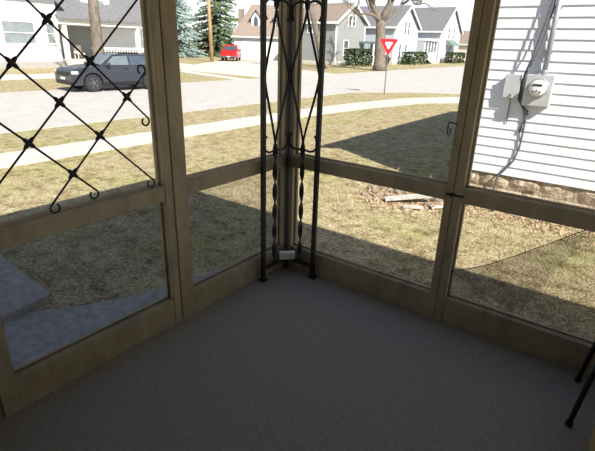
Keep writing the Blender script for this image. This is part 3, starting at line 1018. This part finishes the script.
# second pale blue house
h3 = gable_house('blue_cottage', 'pale blue house farther right with grey roof and awning', -26, 70.85, 79.2, 4.2, 7.5, 12.5, M_blue, M_gshing, mfound=M_conc)
for y in (74.0, 76.3):
    win(h3, -26, y, 3.9, .8, 1.7)
win(h3, -26, 75.0, 1.2, 1.4, 1.7)
MB().prism([(-26, 2.9), (-24.9, 2.15), (-24.9, 2.05), (-26, 2.05)], 73.3, 76.8, 'y').build('awning', M_green, h3)
B(-26, -25.95, 77.2, 78.2, G + .3, 2.0).build('door', M_white, h3)
# glazed entry between the two blue houses
en = empty('entry_porch', (-27.5, 66.3, G), 'white glazed entry porch between the two pale blue houses', 'porch')
B(-29.5, -25.5, 63.9, 68.6, G, 1.0).build('lower_wall', M_white, en)
B(-29.6, -25.3, 63.7, 68.8, 2.55, 2.8).build('porch_roof', M_white, en)
for k in range(5):
    y = 63.98 + k * 1.1
    B(-25.7, -25.5, y, y + .16, 1.0, 2.55).build('mullion', M_white, en)
B(-25.66, -25.6, 64.0, 68.5, 1.0, 2.55).build('glazing', M_glass, en)
B(-29.5, -29.3, 63.9, 68.6, 1.0, 2.55).build('rear_wall', M_white, en)
st = MB()
for k in range(3):
    st.box(-25.5, -24.9 + .3 * (2 - k), 64.6, 66.2, G, G + .2 * (k + 1))
st.build('steps', M_conc, en)

# far cottage and fence by the right post
fh = gable_house('brown_roof_cottage', 'small cream cottage with brown roof far right beside the post', -27, 93, 103, 2.6, 4.9, 12, M_cream, M_bshing)
win(fh, -32, 93, 1.2, 1.2, 1.2, 'y')
gt = MB().prism([(96, 5.0), (108, 5.0), (102, 8.2)], -60, -48, 'x').build('distant_green_roof', M_green, None)
tag(gt, 'distant dark green roof top above the brown cottage', 'roof')
gt_w = None
fe = empty('board_fence', (-25, 86, G), 'beige board fence far right between cottage and street', 'fence')
for k in range(3):
    y0 = 81.6 + k * 3
    B(-25.05, -24.95, y0, y0 + 2.9, G + .05, 1.6).build('fence_panel', M_fence, fe)
    B(-25.1, -24.9, y0 + 2.9, y0 + 3.0, G, 1.75).build('post', M_fence, fe)

# white garage with dormers, its front turned toward the street corner; local x to the right along the front, -y outward
GPX = Vector((-40.3, 46.6, 0))
ga = empty('garage', (GPX.x, GPX.y, G), 'pale two-door garage with brown hipped roof and dormers behind red pickup', 'garage', rz=YAW)
ga['label'] = 'pale two-door garage with brown hipped roof and dormers behind red pickup'
HWD, DEP, EH, RH = 4.1, 7.5, 2.85, 6.9
lb = lambda *a: MB().box(*a)
lb(-HWD, HWD, 0, DEP, 0, EH).build('walls', M_blue, ga, world=False)
ro = MB()
q = [(-HWD - .35, -.4, EH - .05), (HWD + .35, -.4, EH - .05), (HWD + .35, DEP + .4, EH - .05), (-HWD - .35, DEP + .4, EH - .05), (-HWD + 2.0, DEP / 2, RH), (HWD + .2, DEP / 2, RH)]
ro.add(q, [(0, 1, 5, 4), (1, 2, 5), (2, 3, 4, 5), (3, 0, 4), (0, 3, 2, 1)])
ro.build('roof', M_bshing, ga, world=False)
lb(-HWD - .38, HWD + .38, -.48, -.40, EH - .18, EH + .05).build('eave_board', M_box, ga, world=False)
for x0, x1 in ((-2.75, -.75), (.2, 2.1)):
    d = lb(x0, x1, -.06, .05, 0, 2.2).build('garage_door', M_white, ga, world=False)
    for k in range(1, 4):
        lb(x0, x1, -.075, -.06, k * .55, k * .55 + .03).build('panel_joint', M_box, d, world=False)
    for x in (x0 - .14, x1):
        lb(x, x + .14, -.07, .05, 0, 2.3).build('door_trim', M_white, ga, world=False)
for xc in (-1.35, 1.6):
    d = lb(xc - .62, xc + .62, 1.1, 3.4, 3.7, 5.1).build('dormer', M_blue, ga, world=False)
    for sd in (-1, 1):
        MB().prism([(xc, 6.05), (xc + sd * .9, 4.85), (xc + sd * .9, 5.0), (xc, 6.22)], .85, 3.4, 'y').build('dormer_roof', M_bshing, d, world=False)
    MB().prism([(xc - .62, 5.08), (xc + .62, 5.08), (xc, 5.95)], 1.1, 3.2, 'y').build('dormer_gable', M_blue, d, world=False)
    arch = [(xc - .42, 4.0), (xc + .42, 4.0), (xc + .42, 5.0), (xc + .25, 5.35), (xc, 5.6), (xc - .25, 5.35), (xc - .42, 5.0)]
    MB().prism(arch, 1.0, 1.12, 'y').build('window', M_white, ga, world=False)
    arch2 = [(xc + (x - xc) * .7, 4.7 + (z - 4.7) * .8) for x, z in arch]
    MB().prism(arch2, .97, 1.02, 'y').build('pane', M_glass, ga, world=False)
lb(-HWD + .2, -HWD + .9, 3.2, 3.9, 4, 6.3).build('chimney', M_stone, ga, world=False)

# white house across the street at far left
wh = empty('white_house', (-36, 12, G), 'white house with open porch across the street at far left', 'house')
WX = -33.0
B(-42, WX, 3.0, 15.6, G + .42, 4.2).build('walls', M_siding, wh)
B(-42, WX + .05, 2.95, 15.65, G, G + .42).build('foundation', M_gfound, wh)
win(wh, WX, 12.9, 1.75, 2.3, 1.65, glass=M_pglass, t=.16)
win(wh, WX, 15.0, 1.75, .8, 1.5, glass=M_pglass, t=.14)
win(wh, WX, 10.6, 1.75, .8, 1.5, glass=M_pglass, t=.14)
MB().prism([(WX + .5, 4.1), (WX + .5, 4.3), (-38, 7.2), (-42.5, 4.3), (-42.5, 4.1), (-38, 7.0)], 2.5, 16.0, 'y').build('roof', M_gshing, wh)
B(-42, -36.6, 15.6, 25, G, 5.2).build('porch_back_wall', M_grey, wh)
B(-36.6, WX, 15.6, 25, G, G + .5).build('porch_floor', M_conc, wh)
B(-36.6, WX + .15, 15.6, 25.2, 2.42, 2.78).build('porch_beam', M_white, wh)
MB().prism([(WX + .4, 2.74), (WX + .4, 2.86), (-38.5, 6.2), (-38.5, 6.0)], 15.5, 25.4, 'y').build('porch_roof', M_gshing, wh)
B(-36.9, -34.8, 18.6, 21.0, 3.4, 5.2).build('roof_dormer', M_siding, wh)
win(wh, -34.8, 19.8, 4.3, 1.7, 1.0, glass=M_pglass, t=.16)
for y in (15.9, 22.0, 23.8):
    B(WX - .25, WX + .05, y, y + .3, G + .5, 2.45).build('porch_post', M_white, wh)
B(WX - 3.4, WX - 3.3, 20.4, 24.9, 0, 2.4).build('porch_side_panel', M_siding, wh)
rl = MB()
rl.box(WX - .1, WX + .02, 18.0, 23.8, .78, .9).box(WX - .1, WX + .02, 18.0, 23.8, .1, .2)
for k in range(24):
    rl.box(WX - .07, WX - .01, 18.05 + k * .245, 18.14 + k * .245, .2, .8)
rl.build('porch_railing', M_white, wh)
pc = empty('porch_chair', (-34.6, 17.8, G + .5), 'pale chair on the open porch of the white house', 'chair')
B(-34.9, -34.3, 17.5, 18.1, .38, .46).build('seat', M_cream, pc)
B(-34.9, -34.8, 17.5, 18.1, .46, 1.0).build('backrest', M_cream, pc)
for x in (-34.85, -34.35):
    for y in (17.55, 18.05):
        B(x - .03, x + .03, y - .03, y + .03, 0, .38).build('leg', M_cream, pc)


# ------------------------------------------------------------------ plants
def leaf_blob(name, m, c, rx, ry, rz, n, label, cat, size=.12, group=None, boxy=False):
    """a dense clipped mass of leaf faces over a solid core"""
    rg = np.random.default_rng(abs(hash((round(c[0], 2), round(c[1], 2)))) % 1000)
    root = empty(name, (c[0], c[1], G), label, cat, group=group)
    mb = MB()
    for k in range(n):
        if boxy:
            p = rg.uniform(-1, 1, 3)
            ax = rg.integers(0, 3)
            p[ax] = 1 if (ax == 2 or rg.random() > .5) else -1
            p *= rg.uniform(.9, 1.05)
        else:
            p = rg.normal(0, 1, 3)
            p /= np.linalg.norm(p)
            p *= rg.uniform(.8, 1.08)
        q = Vector((c[0] + p[0] * rx, c[1] + p[1] * ry, G + rz + p[2] * rz))
        if q.z < G + .02:
            q.z = G + .02
        a = Vector(rg.normal(0, 1, 3)).normalized() * size
        b = a.cross(Vector(rg.normal(0, 1, 3))).normalized() * size * .7
        mb.add([q - a, q + b, q + a, q - b], [(0, 1, 2, 3)])
    mb.build('foliage', m, root)
    st = MB()
    for k in range(5):
        a = 2 * math.pi * k / 5
        st.tube([(c[0], c[1], G), (c[0] + math.cos(a) * rx * .6, c[1] + math.sin(a) * ry * .6, G + rz * 1.4)], [.04, .015], 6)
    st.build('stems', M_bark, root)
    return root


leaf_blob('hedge', M_hedge, (-25.6, 45.6), .8, 1.7, .85, 900, 'clipped dark hedge under the grey house window', 'hedge', .16, boxy=True)
leaf_blob('round_shrub', M_hedge, (-24.9, 50.6), .6, .7, .6, 300, 'small round shrub beside the grey house porch', 'shrub', .13)
leaf_blob('hedge', M_hedge, (-24.6, 58.7), .7, 2.6, .75, 900, 'clipped green hedge in front of the first pale blue house', 'hedge', .16, boxy=True)
leaf_blob('hedge', M_hedge, (-24.4, 73.8), .7, 2.6, .75, 900, 'clipped green hedge under the awning of the farther house', 'hedge', .16, boxy=True)
leaf_blob('rust_shrub', M_rust, (-29.0, 20.6), .7, .8, .85, 500, 'orange brown shrub behind the parked grey vehicle', 'shrub', .14)


def conifer(name, x, y, h, r, m, label):
    rg = np.random.default_rng(int(h * 10))
    root = empty(name, (x, y, G), label, 'tree')
    MB().tube([(x, y, G), (x, y, G + h * .95)], [.28, .04], 8).build('trunk', M_bark, root)
    mb = MB()
    lev = 26
    for i in range(lev):
        t = i / (lev - 1)
        z = G + .35 + (h - .6) * t
        rr = r * (1 - t) ** .85 + .15
        nb = int(8 + 16 * (1 - t))
        for k in range(nb):
            a = rg.uniform(0, 2 * math.pi)
            L = rr * rg.uniform(.7, 1.08)
            dx, dy = math.cos(a), math.sin(a)
            drop = L * rg.uniform(.12, .3)
            seg = max(3, int(L / .4))
            for s in range(seg):
                u = (s + .6) / seg
                px, py, pz = x + dx * L * u, y + dy * L * u, z - drop * u + rg.normal(0, .06)
                wv = .22 + .25 * (1 - u)
                for q in range(3):
                    b = a + rg.uniform(-1.1, 1.1)
                    ln = rg.uniform(.35, .6)
                    ex, ey = math.cos(b) * ln, math.sin(b) * ln
                    nx, ny = -math.sin(b) * wv * .45, math.cos(b) * wv * .45
                    mb.add([(px - nx, py - ny, pz), (px + nx, py + ny, pz), (px + ex, py + ey, pz - rg.uniform(.05, .25)), (px + ex * .4, py + ey * .4, pz + .12)], [(0, 1, 2), (0, 3, 2)])
    mb.build('foliage', m, root)
    return root


conifer('blue_spruce', -53, 41.6, 13.5, 4.6, M_spr, 'blue-grey spruce tree left of the utility pole')
conifer('green_spruce', -53.5, 50.4, 15.5, 5.0, M_spr2, 'dark green spruce tree right of the utility pole')
conifer('green_spruce', -66, 41.0, 11.0, 3.2, M_spr2, 'partly hidden dark green spruce behind the blue spruce')


def branches(mb, p, d, L, r, depth, rg):
    d = d.normalized()
    n = 4
    pts = [Vector(p)]
    cur = Vector(p)
    dd = Vector(d)
    for k in range(n):
        dd = (dd + Vector(rg.normal(0, .13, 3)) + Vector((0, 0, .04))).normalized()
        cur = cur + dd * (L / n)
        pts.append(Vector(cur))
    mb.tube(pts, [r * (1 - .45 * k / n) for k in range(n + 1)], 7 if r > .05 else 4)
    if depth == 0:
        return
    nb = 3 if depth > 1 else 4
    for k in range(nb):
        t = 1.0 if k < 2 else rg.uniform(.45, .9)
        q = pts[-1] if t == 1.0 else pts[int(t * n)]
        ang = Vector(rg.normal(0, 1, 3))
        nd = (dd + ang.normalized() * .75).normalized()
        branches(mb, q, nd, L * rg.uniform(.6, .78), r * .55, depth - 1, rg)


def bare_tree(name, x, y, h, r, label, seed, lean=(0, 0), forks=None):
    rg = np.random.default_rng(seed)
    root = empty(name, (x, y, G), label, 'tree')
    n = 7
    pts = [(x + lean[0] * (k / n) ** 1.2, y + lean[1] * (k / n) ** 1.2, G + h * k / n) for k in range(n + 1)]
    rad = [r * 1.45, r * 1.1] + [r * (1 - .04 * k) for k in range(n - 1)]
    MB().tube(pts, rad, 14).build('trunk', M_bark, root, smooth=True)
    mb = MB()
    topp = Vector(pts[-1]) - Vector((0, 0, .1))
    for d, L, rr in (forks or [((.3, .4, 1), 3, .6), ((-.3, -.5, 1), 3, .55), ((.2, -.1, 1), 3, .5)]):
        branches(mb, topp, Vector(d), L, r * rr, 3, rg)
    mb.build('branches', M_bark, root, smooth=True)
    return root


bare_tree('bare_tree', -18.75, 37.6, 4.2, .50, 'large bare tree with forked trunk behind the yield sign', 3, (-.4, .2),
          [((.25, .75, 1.25), 3.4, .75), ((-.3, -.75, 1.1), 3.2, .72), ((.0, -.9, .45), 3.4, .35), ((.5, .9, .55), 3.6, .35)])
bare_tree('bare_tree', -24, 36.0, 5.2, .28, 'slender leaning bare tree in front of the grey house', 8, (-.6, -1.4),
          [((-.2, -.5, 1), 2.5, .7), ((.2, .4, 1), 2.3, .6)])
bare_tree('bare_tree', -22.4, 12.1, 6.0, .28, 'bare tree trunk in front of the white house porch', 12, (0, .1),
          [((.2, .6, 1), 2.8, .6), ((-.2, -.6, 1), 2.6, .6)])
